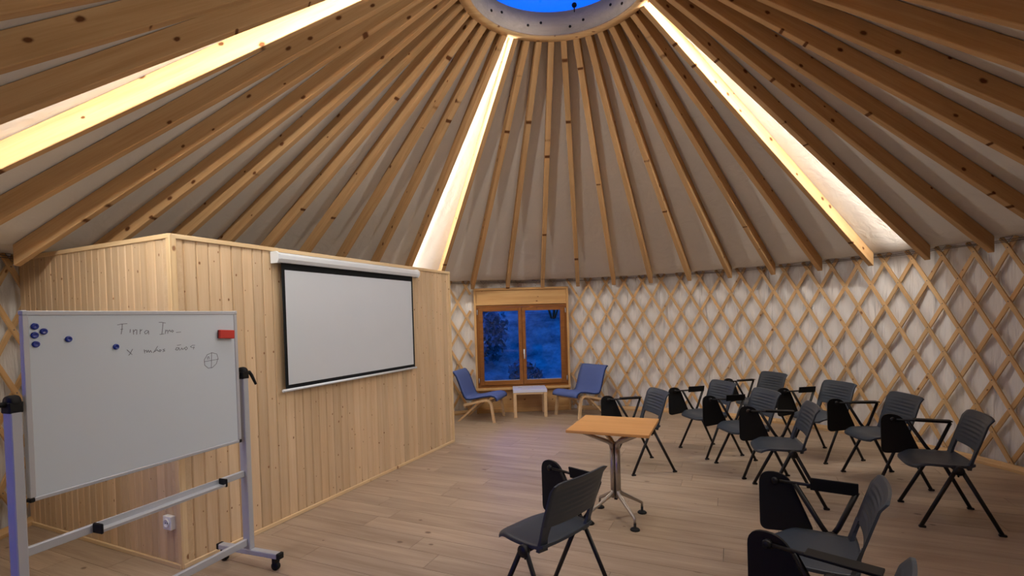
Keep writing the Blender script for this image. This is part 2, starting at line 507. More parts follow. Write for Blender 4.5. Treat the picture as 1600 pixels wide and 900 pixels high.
# bolts at the crossings: too small and many to pick apart
bm = new_bm()
for k in range(NL):
    for r_ in range(9):
        az = AZ_TOP + k * DAZ + (DAZ / 2 if r_ % 2 else 0)
        z = Z_TOP - r_ * ROW
        if z < 0.05 or blocked(az, z): continue
        c = pol(az, wall_r(az) - 0.0175, z)
        rad = Vector((-math.sin(az), -math.cos(az), 0)); tg = Vector((math.cos(az), -math.sin(az), 0))
        lathe(bm, [(0.006, 0), (0.005, 0.003), (0.0, 0.004)], 6, m=frame(c, tg, Vector((0, 0, 1)), rad))
tag(obj('lattice_bolt', bm, M['cable'], wall), kind='stuff')

# two tension cables along the eave
for rr_, zz in ((-0.032, 2.190), (-0.036, 2.205)):
    bm = new_bm()
    tube(bm, [pol(-PI + 2 * PI * k / 180, wall_r(-PI + 2 * PI * k / 180) + rr_ + 0.0, zz + 0.006 * math.sin(k * 0.9 + zz * 60)) for k in range(181)], 0.0036, 6, caps=False)
    obj('eave_cable', bm, M['cable'], wall)
# wire loops tying each lattice tip
loopm = new_bm()
tube(loopm, [(-0.055, 0, 0.03), (0.055, 0, 0.035), (0.0, 0, -0.03), (-0.055, 0, 0.03)], 0.0026, 5)
loop_me = mesh_of('tie_wire', loopm, M['cable'])
for k in range(NL):
    az = AZ_TOP + k * DAZ
    if blocked(az, 2.2): continue
    rad = Vector((-math.sin(az), -math.cos(az), 0)); tg = Vector((math.cos(az), -math.sin(az), 0))
    place('tie_wire', loop_me, wall, frame(pol(az, wall_r(az) - 0.028, 2.200), tg, -rad, Vector((0, 0, 1))))

# skirting strip in short lengths
skn = 44
for k in range(skn):
    a0, a1 = -PI + 2 * PI * k / skn, -PI + 2 * PI * (k + 1) / skn
    mid = (a0 + a1) / 2
    if CAZ0 < mid < CAZ1 or DAZ0 < mid < DAZ1 or WAZ0 < mid < WAZ1: continue
    c = pol(mid, wall_r(mid) - 0.03, 0)
    rad = Vector((-math.sin(mid), -math.cos(mid), 0)); tg = Vector((math.cos(mid), -math.sin(mid), 0))
    mw = frame(c, tg, rad * -1, Vector((0, 0, 1))); mi = mw.inverted()
    b2 = new_bm()
    ns = 4
    rings = []
    for i in range(ns + 1):
        az = a0 + (a1 - a0) * i / ns
        R_ = wall_r(az)
        rings.append([b2.verts.new(mi @ pol(az, R_ + dr, z)) for dr, z in ((-0.022, 0), (-0.068, 0), (-0.068, 0.028), (-0.040, 0.062), (-0.022, 0.062))])
    for i in range(ns):
        for q in range(5):
            b2.faces.new((rings[i][q], rings[i][(q + 1) % 5], rings[i + 1][(q + 1) % 5], rings[i + 1][q]))
    b2.faces.new(rings[0][::-1]); b2.faces.new(rings[-1])
    o = tag(obj('skirting_board', b2, M['slat'], wall, mw))

# ------------------------------------------------------------------ roof canvas, rafters, crown ring, dome
bm = new_bm()
VD = BD / math.cos(SL)
def roof_z(r):
    zb = ZT + (RT - r) * math.tan(SL) + VD + 0.004
    if r > RT:
        t = (r - RT) / (RW + 0.10 - RT)
        return (ZT + VD + 0.004) * (1 - t) + 2.235 * t
    return zb
rl = [0.80] + [0.9 + (RT - 0.9) * k / 22 for k in range(23)] + [4.2, 4.3, 4.39, None]
nsub = 10
rv = []
for i in range(NB * nsub):
    az = PHI + 2 * PI * i / (NB * nsub)
    ph = (i % nsub) / nsub
    sagp = math.sin(PI * ph)
    line = []
    for r in rl:
        R_ = wall_r(az) + 0.066 if r is None else r
        z = roof_z(min(R_, RW + 0.10)) if r is not None else 2.235
        if r is not None and 1.0 < r < 4.25:
            z += sagp * (-0.010 - 0.012 * (noise.noise(Vector((i * 0.11, r * 1.6, 2.0))))) * min(1, r / 2.5) + 0.003
            z += sagp * 0.007 * noise.noise(Vector((i * 0.6, r * 0.5, 7.0)))
        line.append(bm.verts.new(pol(az, R_, z)))
    rv.append(line)
for i in range(len(rv)):
    for j in range(len(rl) - 1):
        f = bm.faces.new((rv[i][j], rv[(i + 1) % len(rv)][j], rv[(i + 1) % len(rv)][j + 1], rv[i][j + 1])); f.smooth = True
ceiling = tag(obj('ceiling', bm, M['roof']), kind='structure')

RLEN = math.hypot(RT - RR, ZR - ZT)
def rafter_mesh():
    b2 = new_bm()
    # local x along the slope (towards the eave), z square to it, y across; end cuts plumb
    tn = math.tan(SL)
    e = RLEN / 2
    dx = BD * tn
    prof = [(-e, 0), (e, 0), (e + (-dx), BD), (-e - dx, BD)]
    # plumb cut: local x shifts against the slope as z rises
    prof = [(-e, 0.0), (e, 0.0), (e - dx, BD), (-e - dx, BD)]
    t = bmesh.new()
    prism(t, prof, -BW / 2, BW / 2, lambda u, v, w: Vector((u, w, v)))
    bmesh.ops.bevel(t, geom=t.edges[:], offset=0.004, segments=1, affect='EDGES')
    join_bm(b2, t)
    return mesh_of('rafter', b2, M['rafter'])
raf_me = rafter_mesh()
def rafter_frame(i):
    az = PHI + i * 2 * PI / NB
    out = Vector((math.sin(az), math.cos(az), 0))
    X = out * math.cos(SL) + Vector((0, 0, -math.sin(SL)))
    Z = out * math.sin(SL) + Vector((0, 0, math.cos(SL)))
    Y = Z.cross(X)
    mid = (pol(az, RT, ZT) + pol(az, RR, ZR)) / 2
    return frame(mid, X, Y, Z), Y
for i in range(-22, 22):
    fr_, _ = rafter_frame(i)
    place('rafter', raf_me, ceiling, fr_)

# crown ring
bm = new_bm()
lathe(bm, [(0.775, 4.365), (0.845, 4.365), (0.845, 4.60), (0.775, 4.60)], 72, closed=True)
ringo = obj('crown_ring', bm, M['ring'], ceiling, Matrix.Translation((CX, CY, 0)))
bm = new_bm()
lathe(bm, [(0.762, 4.352), (0.856, 4.352), (0.856, 4.366), (0.762, 4.366)], 72, closed=True)
obj('ring_lip', bm, M['slat'], ceiling, Matrix.Translation((CX, CY, 0)))
bm = new_bm()
pr = [(0.775 * math.cos(t) + 0.04, 4.60 + 0.26 * math.sin(t)) for t in [k * PI / 2 / 10 for k in range(11)]]
pr[-1] = (0.0, pr[-1][1])
lathe(bm, pr, 48)
obj('skylight_dome', bm, M['dome'], ceiling, Matrix.Translation((CX, CY, 0)))
bm = new_bm()
kp = Vector((0.70, 4.868, 4.64))
tube(bm, [kp + Vector((0, 0.0, -0.07)), kp], 0.006, 8)
lathe(bm, [(0.0, -0.008), (0.024, -0.008), (0.026, 0.0), (0.024, 0.008), (0.0, 0.008)], 16, m=Matrix.Translation(kp) @ Matrix.Rotation(PI / 2, 4, 'X'))
obj('vent_knob', bm, M['black'], ceiling)
bolt_bm = new_bm()
lathe(bolt_bm, [(0.014, 0), (0.012, 0.008), (0.0, 0.010)], 8)
bolt_me = mesh_of('ring_bolt', bolt_bm, M['black'])
for k in range(10):
    az = -1.2 + k * 0.27 + (0.1 if k % 2 else 0)
    rad = Vector((-math.sin(az), -math.cos(az), 0)); tg = Vector((math.cos(az), -math.sin(az), 0))
    place('ring_bolt', bolt_me, ceiling, frame(pol(az, 0.776, 4.44 + 0.09 * ((k * 37) % 5) / 5), tg, Vector((0, 0, 1)), rad))

# LED strips on the hidden flanks of four rafters
def led_strip(i, side, label):
    fr_, Y = rafter_frame(i)
    # local frame of the rafter: y is side; put the profile on the flank, just above mid depth
    root = empty('led_strip', fr_)
    # local +y points towards decreasing azimuth when side = -1 is asked for
    yd = Vector((fr_[0][1], fr_[1][1], 0))
    az = PHI + i * 2 * PI / NB
    cw = Vector((math.cos(az), -math.sin(az), 0))
    s = 1 if yd.dot(cw) * side > 0 else -1
    x0, x1 = -RLEN / 2 + 0.02, RLEN / 2 - 0.14
    yf = BW / 2 + 0.0005
    # corner profile: the diffuser looks sideways and down at 60 degrees
    ca, sa = math.cos(math.radians(60)), math.sin(math.radians(60))
    p0 = Vector((yf, 0.040)); p1 = p0 + Vector((sa, ca)) * 0.024
    b2 = new_bm()
    prism(b2, [(yf, 0.040), tuple(p1), (p1.x, 0.064), (yf, 0.064)], x0, x1, lambda u, v, w: Vector((w, s * u, v)))
    obj('profile', b2, M['alu'], root)
    nrm = Vector((ca, -sa)); q0 = p0 + (p1 - p0) * 0.06 + nrm * 0.0006; q1 = p0 + (p1 - p0) * 0.94 + nrm * 0.0006
    b2 = new_bm()
    prism(b2, [tuple(q0), tuple(q1), tuple(q1 + nrm * 0.003), tuple(q0 + nrm * 0.003)], x0 + 0.01, x1 - 0.01, lambda u, v, w: Vector((w, s * u, v)))
    obj('diffuser', b2, M['led'], root)
    tag(root, label, 'led strip', 'led strips along the rafters')
led_strip(-12, 1, 'lit led strip on the rafter above the whiteboard, left of the view')
led_strip(-1, 1, 'lit led strip on the rafter above the right end of the projection screen')
led_strip(12, -1, 'lit led strip on the rafter above the chair rows on the right')
led_strip(-22, 1, 'lit led strip on the rafter behind the viewpoint')

# ------------------------------------------------------------------ timber cabin (partition walls)
CC = Vector((-2.2229, 3.2249, 0)); E1 = Vector((0.410, 0.912, 0)).normalized(); E2 = Vector((-0.909, 0.417, 0)).normalized()
N1 = Vector((E1.y, -E1.x, 0)); N2 = Vector((-E2.y, E2.x, 0)); N2 = N2 if N2.dot(-CC) > 0 else -N2
HB = 2.215
def board_mesh(w, h):
    t = new_bm()
    c = 0.0075; d = 0.015
    pr = [(-w / 2, 0), (w / 2, 0), (w / 2, d - c), (w / 2 - c, d), (-w / 2 + c, d), (-w / 2, d - c)]
    prism(t, pr, 0, h, lambda u, v, s: Vector((s, u, v)))
    return mesh_of('board', t, M['board'])
def panelled(name, org, E, Nn, length, n, skip_boards=False):
    b2 = new_bm()
    mw = frame(org, E, Nn, Vector((0, 0, 1)))
    # core behind the boards
    quad_box(b2, 0.0, length, -0.075, -0.016, 0, HB - 0.03)
    core = tag(obj(name, b2, M['board'], None, mw), kind='structure')
    if skip_boards: return core
    wd = length / n
    me = board_mesh(wd - 0.0012, HB - 0.032)
    for k in range(n):
        # board local: x up, y along wall, z out
        m_ = Matrix.Translation(((k + 0.5) * wd, -0.0155, 0.001)) @ frame((0, 0, 0), Vector((0, 0, 1)), Vector((1, 0, 0)), Vector((0, 1, 0)))
        place('board', me, core, m_)
    return core
w_scr = panelled('wall_partition', CC, E1, N1, 3.466, 40)
L2 = 2.02
org2 = CC
w_end = panelled('wall_cabin_end', org2, E2, N2, L2, 24)
bk = CC + E1 * 3.466
panelled('wall_cabin_back', bk, E2, E1, 1.86, 20, True)
def strip(name, parent_wall, x0, x1, y0, y1, z0, z1, axis='X'):
    b2 = new_bm()
    c = Vector(((x0 + x1) / 2, (y0 + y1) / 2, (z0 + z1) / 2))
    hx, hy, hz = (x1 - x0) / 2, (y1 - y0) / 2, (z1 - z0) / 2
    if axis == 'X':
        bev_box(b2, -hx, hx, -hy, hy, -hz, hz, 0.003)
        m_ = Matrix.Translation(c)
    else:
        bev_box(b2, -hz, hz, -hx, hx, -hy, hy, 0.003)
        m_ = Matrix.Translation(c) @ frame((0, 0, 0), Vector((0, 0, 1)), Vector((1, 0, 0)), Vector((0, 1, 0)))
    obj(name, b2, M['trim'], parent_wall, m_)
for wl, ln in ((w_scr, 3.466), (w_end, L2)):
    strip('top_rail', wl, 0.0 if wl is w_scr else 0.0, ln, -0.075, 0.012, HB - 0.032, HB)
    strip('skirting_strip', wl, 0.0, ln, 0.0005, 0.016, 0.0, 0.030)
strip('corner_post', w_scr, -0.001, 0.035, -0.001, 0.012, 0.0, HB, 'Z')
strip('corner_post', w_end, -0.012, 0.030, -0.001, 0.010, 0.0, HB, 'Z')
strip('corner_post', w_scr, 3.440, 3.480, -0.001, 0.010, 0.0, HB, 'Z')

# socket on the cabin end wall
sk = empty('power_socket', frame(CC + E2 * 0.10 + N2 * 0.0005 + Vector((0, 0, 0.302)), E2, N2, Vector((0, 0, 1))))
b2 = new_bm(); bev_box(b2, -0.043, 0.043, 0.0, 0.032, -0.045, 0.045, 0.006, 2); obj('housing', b2, M['socket'], sk)
b2 = new_bm(); lathe(b2, [(0.030, 0.0), (0.030, 0.007), (0.024, 0.007), (0.022, 0.002), (0.0, 0.002)], 20, m=Matrix.Translation((0, 0.032, 0)) @ Matrix.Rotation(-PI / 2, 4, 'X')); obj('outlet', b2, M['socket'], sk)
b2 = new_bm()
for s in (-1, 1): lathe(b2, [(0.004, 0.002), (0.004, 0.0035), (0.0, 0.0035)], 8, m=Matrix.Translation((s * 0.010, 0.032, 0)) @ Matrix.Rotation(-PI / 2, 4, 'X'))
obj('contact_hole', b2, M['black'], sk)
tag(sk, 'white surface-mounted power socket low on the wooden cabin end wall', 'socket')

# projection screen on the cabin wall
ps = empty('projection_screen', frame(CC + N1 * 0.012, E1, N1, Vector((0, 0, 1))))
def part(name, bm, mat, parent, m_=None): return obj(name, bm, mat, parent, m_)
b2 = new_bm()
prof = [(0.0, 2.172), (0.055, 2.172), (0.085, 2.150), (0.085, 2.120), (0.070, 2.092), (0.0, 2.092)]
prism(b2, prof, 0.775, 2.655, lambda u, v, s: Vector((s, u, v)))
part('casing', b2, M['casing'], ps)
for s0, s1 in ((0.757, 0.776), (2.654, 2.672)):
    b2 = new_bm()
    prism(b2, [(0.0, 2.178), (0.062, 2.178), (0.092, 2.153), (0.092, 2.115), (0.074, 2.085), (0.0, 2.085)], s0, s1, lambda u, v, s: Vector((s, u, v)))
    part('end_cap', b2, M['casing'], ps)
b2 = new_bm(); quad_box(b2, 0.822, 2.592, 0.040, 0.042, 1.070, 2.10); part('border', b2, M['screenblack'], ps)
b2 = new_bm()
nx, nz = 40, 24
def scr(x, z): return 0.0432 + 0.0012 * noise.noise(Vector((x * 2.2 + z, z * 1.4, 1.0)))
g1 = [[b2.verts.new((0.850 + 1.712 * i / nx, scr(0.85 + 1.712 * i / nx, 1.105 + 0.932 * j / nz) + 0.001, 1.105 + 0.932 * j / nz)) for j in range(nz + 1)] for i in range(nx + 1)]
for i in range(nx):
    for j in range(nz):
        f = b2.faces.new((g1[i][j], g1[i + 1][j], g1[i + 1][j + 1], g1[i][j + 1])); f.smooth = True
part('screen_surface', b2, M['screen'], ps)
b2 = new_bm(); tube(b2, [(0.795, 0.041, 1.063), (2.615, 0.041, 1.063)], 0.012, 12); part('weight_bar', b2, M['casing'], ps)
tag(ps, 'pulled-down white projection screen with black border on the pine wall', 'screen')

# ------------------------------------------------------------------ window and the door beside the viewpoint
def win_frame(azc, dist):
    out = Vector((math.sin(azc), math.cos(azc), 0)); right = Vector((math.cos(azc), -math.sin(azc), 0))
    return frame(Vector((CX, CY, 0)) + out * dist, right, out, Vector((0, 0, 1)))
def wbox(name, parent, x0, x1, y0, y1, z0, z1, mat, b=0.003):
    """box part whose own X axis follows its longest side"""
    c = Vector(((x0 + x1) / 2, (y0 + y1) / 2, (z0 + z1) / 2)); h = [(x1 - x0) / 2, (y1 - y0) / 2, (z1 - z0) / 2]
    b2 = new_bm()
    if h[2] > h[0]:
        bev_box(b2, -h[2], h[2], -h[0], h[0], -h[1], h[1], b)
        m_ = Matrix.Translation(c) @ frame((0, 0, 0), Vector((0, 0, 1)), Vector((1, 0, 0)), Vector((0, 1, 0)))
    else:
        bev_box(b2, -h[0], h[0], -h[1], h[1], -h[2], h[2], b)
        m_ = Matrix.Translation(c)
    return obj(name, b2, mat, parent, m_)
win = empty('window_1', win_frame(-4.05 * D2R, 4.175)); tag(win, kind='structure')
fp = M['frame_pine']; ww = M['window_wood']
wbox('jamb', win, -0.800, -0.765, -0.02, 0.25, 0.0, 2.10, fp); wbox('jamb', win, 0.765, 0.800, -0.02, 0.25, 0.0, 2.10, fp)
wbox('head_board', win, -0.8, 0.8, -0.03, 0.25, 2.065, 2.10, fp)
wbox('header_panel', win, -0.765, 0.765, 0.0, 0.02, 1.845, 2.065, fp)
wbox('header_strip', win, -0.765, 0.765, -0.02, 0.05, 1.815, 1.845, fp)
wbox('sill', win, -0.80, 0.80, -0.045, 0.14, 0.385, 0.425, fp)
wbox('lower_panel', win, -0.765, 0.765, 0.03, 0.05, 0.0, 0.385, fp)
wbox('lower_rail', win, -0.765, 0.765, 0.0, 0.03, 0.0, 0.07, fp)
wbox('outer_frame', win, -0.765, 0.765, 0.0, 0.06, 1.775, 1.815, ww); wbox('outer_frame', win, -0.765, 0.765, 0.0, 0.06, 0.425, 0.465, ww)
wbox('outer_frame', win, -0.765, -0.725, 0.0, 0.06, 0.465, 1.775, ww); wbox('outer_frame', win, 0.725, 0.765, 0.0, 0.06, 0.465, 1.775, ww)
for (sx0, sx1, px0, px1) in ((-0.725, -0.002, -0.655, -0.06), (0.002, 0.725, 0.06, 0.655)):
    b2 = new_bm()
    for (x0, x1, z0, z1) in ((sx0, px0, 0.467, 1.773), (px1, sx1, 0.467, 1.773), (px0, px1, 0.467, 0.54), (px0, px1, 1.71, 1.773)):
        bev_box(b2, x0, x1, -0.015, 0.05, z0, z1, 0.004)
    sash = obj('sash', b2, ww, win)
    b2 = new_bm(); quad_box(b2, px0 - 0.01, px1 + 0.01, 0.018, 0.024, 0.53, 1.72); obj('pane', b2, M['glass'], sash)
    b2 = new_bm(); quad_box(b2, px0, px1, 0.008, 0.017, 0.540, 0.548); obj('spacer_bar', b2, M['alu'], sash)
b2 = new_bm()
bev_box(b2, 0.012, 0.038, -0.022, -0.0155, 0.98, 1.06, 0.004)
tube(b2, [(0.025, -0.02, 1.035), (0.025, -0.05, 1.035), (0.025, -0.055, 1.02), (0.025, -0.055, 0.90)], 0.009, 8)
obj('window_handle', b2, M['casing'], win)
for hx, hz in ((-0.757, 0.55), (-0.757, 1.70), (0.757, 1.70), (0.757, 0.55)):
    b2 = new_bm(); tube(b2, [(hx * 0.985, -0.008, hz - 0.04), (hx * 0.985, -0.008, hz + 0.04)], 0.007, 8); obj('hinge', b2, M['alu'], win)

dr = empty('door_1', win_frame(-139 * D2R, 4.16)); tag(dr, kind='structure')
wbox('jamb', dr, -1.12, -1.05, -0.03, 0.30, 0.0, 2.10, fp); wbox('jamb', dr, 1.05, 1.12, -0.03, 0.30, 0.0, 2.10, fp)
wbox('head_board', dr, -1.12, 1.12, -0.03, 0.30, 2.04, 2.10, fp)
for sg in (-1, 1):
    b2 = new_bm()
    for (x0, x1, z0, z1) in ((0.004, 0.095, 0.01, 2.035), (0.955, 1.046, 0.01, 2.035), (0.095, 0.955, 0.01, 0.13), (0.095, 0.955, 1.93, 2.035)):
        bev_box(b2, min(sg * x0, sg * x1), max(sg * x0, sg * x1), 0.0, 0.05, z0, z1, 0.004)
    leaf = obj('door_leaf', b2, ww, dr)
    b2 = new_bm(); quad_box(b2, min(sg * 0.085, sg * 0.965), max(sg * 0.085, sg * 0.965), 0.022, 0.028, 0.12, 1.94); obj('pane', b2, M['glass'], leaf)
    b2 = new_bm(); tube(b2, [(sg * 0.05, 0.0, 1.05), (sg * 0.05, -0.05, 1.05), (sg * 0.16, -0.055, 1.05)], 0.009, 8); obj('door_handle', b2, M['alu'], leaf)

# ------------------------------------------------------------------ conference chairs with folded writing tablets
def chair_parts(pad_tilt):
    P = []
    # seat shell
    b2 = new_bm()
    ny, nx = 16, 14
    def seat_pt(i, j, lower):
        t = j / ny
        y = -0.115 + t * 0.385
        hw = 0.205 + 0.020 * math.sin(PI * min(1, t * 1.1))
        u = -1 + 2 * i / nx
        # rounded front edge
        yy = y - (0.045 * abs(u) ** 5.0) * max(0, (t - 0.55) / 0.45)
        if t < 0.2: yy += 0.012 * abs(u) ** 2 * (0.2 - t) / 0.2
        x = u * hw * (1 - 0.05 * max(0, (t - 0.8) / 0.2) ** 2)
        z = 0.452 - 0.012 * (1 - u * u) * math.sin(PI * min(1, max(0, t))) - 0.030 * max(0, (t - 0.72) / 0.28) ** 2 + 0.014 * max(0, (0.18 - t) / 0.18) ** 2 + 0.004 * abs(u) ** 4
        return Vector((x, yy, z - (0.016 if lower else 0)))
    for lower in (False, True):
        g_ = [[b2.verts.new(seat_pt(i, j, lower)) for j in range(ny + 1)] for i in range(nx + 1)]
        for i in range(nx):
            for j in range(ny):
                f = b2.faces.new((g_[i][j], g_[i + 1][j], g_[i + 1][j + 1], g_[i][j + 1])); f.smooth = True
        if not lower: top = g_
        else:
            edge_t = [top[i][0] for i in range(nx + 1)] + [top[nx][j] for j in range(1, ny + 1)] + [top[i][ny] for i in range(nx - 1, -1, -1)] + [top[0][j] for j in range(ny - 1, 0, -1)]
            edge_b = [g_[i][0] for i in range(nx + 1)] + [g_[nx][j] for j in range(1, ny + 1)] + [g_[i][ny] for i in range(nx - 1, -1, -1)] + [g_[0][j] for j in range(ny - 1, 0, -1)]
            n = len(edge_t)
            for k in range(n): b2.faces.new((edge_t[k], edge_t[(k + 1) % n], edge_b[(k + 1) % n], edge_b[k]))
    P.append(('seat', mesh_of('seat', b2, M['seat'])))
    # backrest: panel with ripples and two stiles, window gap below
    b2 = new_bm()
    nx, nz = 16, 40
    def back_y(z): 
        s = (z - 0.44) / 0.36
        return -0.080 - 0.118 * s - 0.012 * max(0, s - 0.85) / 0.15
    def back_pt(u, z, rear):
        hw = 0.218 - 0.012 * max(0, (0.60 - z) / 0.15)
        top = max(0.0, (z - 0.755) / 0.045)
        x = u * hw
        zz = z - 0.014 * abs(u) ** 9 * top
        rip = 0.0035 * math.sin((z - 0.60) / 0.030 * 2 * PI) * max(0, 1 - (abs(u) / 0.8) ** 4) if 0.60 < z < 0.76 else 0
        y = back_y(z) + 0.022 * (abs(u) ** 2) - 0.006 + (rip if not rear else rip * 0.5 - 0.011)
        return Vector((x, y, zz))
    zs = [0.555 + 0.245 * j / nz for j in range(nz + 1)]
    gf = [[b2.verts.new(back_pt(-1 + 2 * i / nx, z, False)) for z in zs] for i in range(nx + 1)]
    gb = [[b2.verts.new(back_pt(-1 + 2 * i / nx, z, True)) for z in zs] for i in range(nx + 1)]
    for g_ in (gf, gb):
        for i in range(nx):
            for j in range(nz):
                f = b2.faces.new((g_[i][j], g_[i + 1][j], g_[i + 1][j + 1], g_[i][j + 1])); f.smooth = True
    def rim(g_): return [g_[i][0] for i in range(nx + 1)] + [g_[nx][j] for j in range(1, nz + 1)] + [g_[i][nz] for i in range(nx - 1, -1, -1)] + [g_[0][j] for j in range(nz - 1, 0, -1)]
    A, B = rim(gf), rim(gb)
    for k in range(len(A)): b2.faces.new((A[k], A[(k + 1) % len(A)], B[(k + 1) % len(A)], B[k]))
    for s in (-1, 1):
        rings = []
        for z, xo, xi, th in ((0.425, 0.208, 0.150, 0.022), (0.46, 0.208, 0.160, 0.018), (0.50, 0.208, 0.168, 0.016), (0.565, 0.214, 0.160, 0.014)):
            yb = back_y(z) + 0.016
            rings.append([b2.verts.new((s * x, y, z)) for x, y in ((xi, yb - 0.006), (xo, yb + 0.002), (xo, yb + 0.002 - th), (xi, yb - 0.006 - th))])
        for i in range(3):
            for k in range(4): b2.faces.new((rings[i][k], rings[i][(k + 1) % 4], rings[i + 1][(k + 1) % 4], rings[i + 1][k]))
        b2.faces.new(rings[0]); b2.faces.new(rings[-1][::-1])
    P.append(('backrest', mesh_of('backrest', b2, M['seat'])))
    # four legs
    for s in (-1, 1):
        for q in (1, -1):
            b2 = new_bm()
            foot = Vector((s * 0.256, q * 0.222, 0.012))
            top = Vector((s * 0.236, q * 0.018, 0.425))
            tube(b2, [top, foot], [0.0140, 0.0130], 10, 0.8)
            t = bmesh.new(); quad_box(t, -0.011, 0.011, -0.026, 0.018, 0.0, 0.016)
            bmesh.ops.bevel(t, geom=t.edges[:], offset=0.004, segments=1, affect='EDGES')
            join_bm(b2, t, Matrix.Translation((foot.x, foot.y + q * -0.002, 0.0)))
            P.append(('leg', mesh_of('leg', b2, M['blackm'])))
    # hub and cross rail under the seat
    for s in (-1, 1):
        b2 = new_bm()
        lathe(b2, [(0.0, -0.017), (0.028, -0.017), (0.032, -0.010), (0.032, 0.010), (0.028, 0.017), (0.0, 0.017)], 18, m=Matrix.Translation((s * 0.236, 0, 0.424)) @ Matrix.Rotation(PI / 2, 4, 'Y'))
        tube(b2, [(s * 0.226, 0.0, 0.41), (s * 0.226, 0.0, 0.378)], 0.006, 8)
        P.append(('hub', mesh_of('hub', b2, M['blackm'])))
    b2 = new_bm(); tube(b2, [(-0.225, 0, 0.420), (0.225, 0, 0.420)], 0.014, 10); quad_box(b2, -0.14, 0.14, -0.07, 0.08, 0.424, 0.437)
    P.append(('under_frame', mesh_of('under_frame', b2, M['blackm'])))
    # armrest bracket
    b2 = new_bm()
    tube(b2, [(0.272, 0.160, 0.668), (0.270, 0.045, 0.470), (0.262, 0.018, 0.432)], 0.0130, 8)
    tube(b2, [(0.272, -0.112, 0.668), (0.270, -0.030, 0.470), (0.262, -0.006, 0.432)], 0.0130, 8)
    tube(b2, [(0.272, -0.116, 0.670), (0.272, 0.235, 0.674)], 0.0085, 8)
    P.append(('arm_bracket', mesh_of('arm_bracket', b2, M['blackm'])))
    b2 = new_bm()
    bev_box(b2, -0.034, 0.034, -0.118, 0.09 if pad_tilt else 0.12, -0.004, 0.006, 0.004, 2)
    bmesh.ops.transform(b2, verts=b2.verts[:], matrix=Matrix.Translation((0.272 if not pad_tilt else 0.258, 0, 0.682 if not pad_tilt else 0.684)) @ Matrix.Rotation(pad_tilt, 4, 'Y'))
    P.append(('arm_pad', mesh_of('arm_pad', b2, M['black'])))
    # folded tablet hanging beside the arm
    b2 = new_bm()
    ol = round_poly([(0.333, 0.385), (0.335, 0.714), (0.195, 0.714), (0.074, 0.416)], [0.045, 0.075, 0.07, 0.03], 6)
    prism(b2, ol, 0.286, 0.301, lambda u, v, s: Vector((s, u, v)))
    tb = mesh_of('tablet', b2, M['black'])
    P.append(('tablet', tb))
    b2 = new_bm()
    lathe(b2, [(0.0, -0.012), (0.017, -0.012), (0.019, 0.0), (0.017, 0.012), (0.0, 0.012)], 14, m=Matrix.Translation((0.276, 0.255, 0.672)) @ Matrix.Rotation(PI / 2, 4, 'Y'))
    P.append(('tablet_pivot', mesh_of('tablet_pivot', b2, M['blackm'])))
    return P
CH_FLAT = chair_parts(0.0)
CH_TILT = chair_parts(math.radians(78))
def chair(x, y, alpha, tilt, label):
    a = math.radians(alpha)
    F = Vector((-math.cos(a), math.sin(a), 0)); R = Vector((F.y, -F.x, 0))
    root = empty('conference_chair', frame((x, y, 0), R, F, Vector((0, 0, 1))))
    for n, me in (CH_TILT if tilt else CH_FLAT): place(n, me, root)
    tag(root, label, 'chair', 'grey conference chairs with writing tablets')
chair(1.329, 5.121, -10.1, False, 'grey conference chair with folded tablet, standing just behind the square wooden table')
chair(2.223, 5.594, -13.2, True, 'grey conference chair with folded tablet, farthest in the row next to the table')
chair(2.354, 4.922, -5.9, True, 'grey conference chair with folded tablet, second from the far end of the left row')
chair(3.158, 6.254, -14.0, False, 'grey conference chair with folded tablet, farthest of all at the lattice wall')
chair(2.322, 4.188, 17.9, False, 'grey conference chair turned slightly away, third from the far end of the left row')
chair(3.380, 4.490, 5.7, False, 'grey conference chair with folded tablet, second from the near end of the right row')
chair(3.224, 3.665, 24.6, False, 'grey conference chair nearest the viewer in the right-hand row, whole and unobstructed')
chair(1.472, 2.293, 33.0, True, 'grey conference chair in the foreground seen almost edge-on, near the bottom right')
chair(0.980, 1.560, 44.0, False, 'grey conference chair nearest the viewer, cut off by the bottom edge at right')
chair(3.358, 5.311, -8.8, True, 'grey conference chair with folded tablet, second from the far end of the right row')
chair(0.193, 2.620, 45.0, True, 'grey conference chair seen from behind, alone in front of the square table')

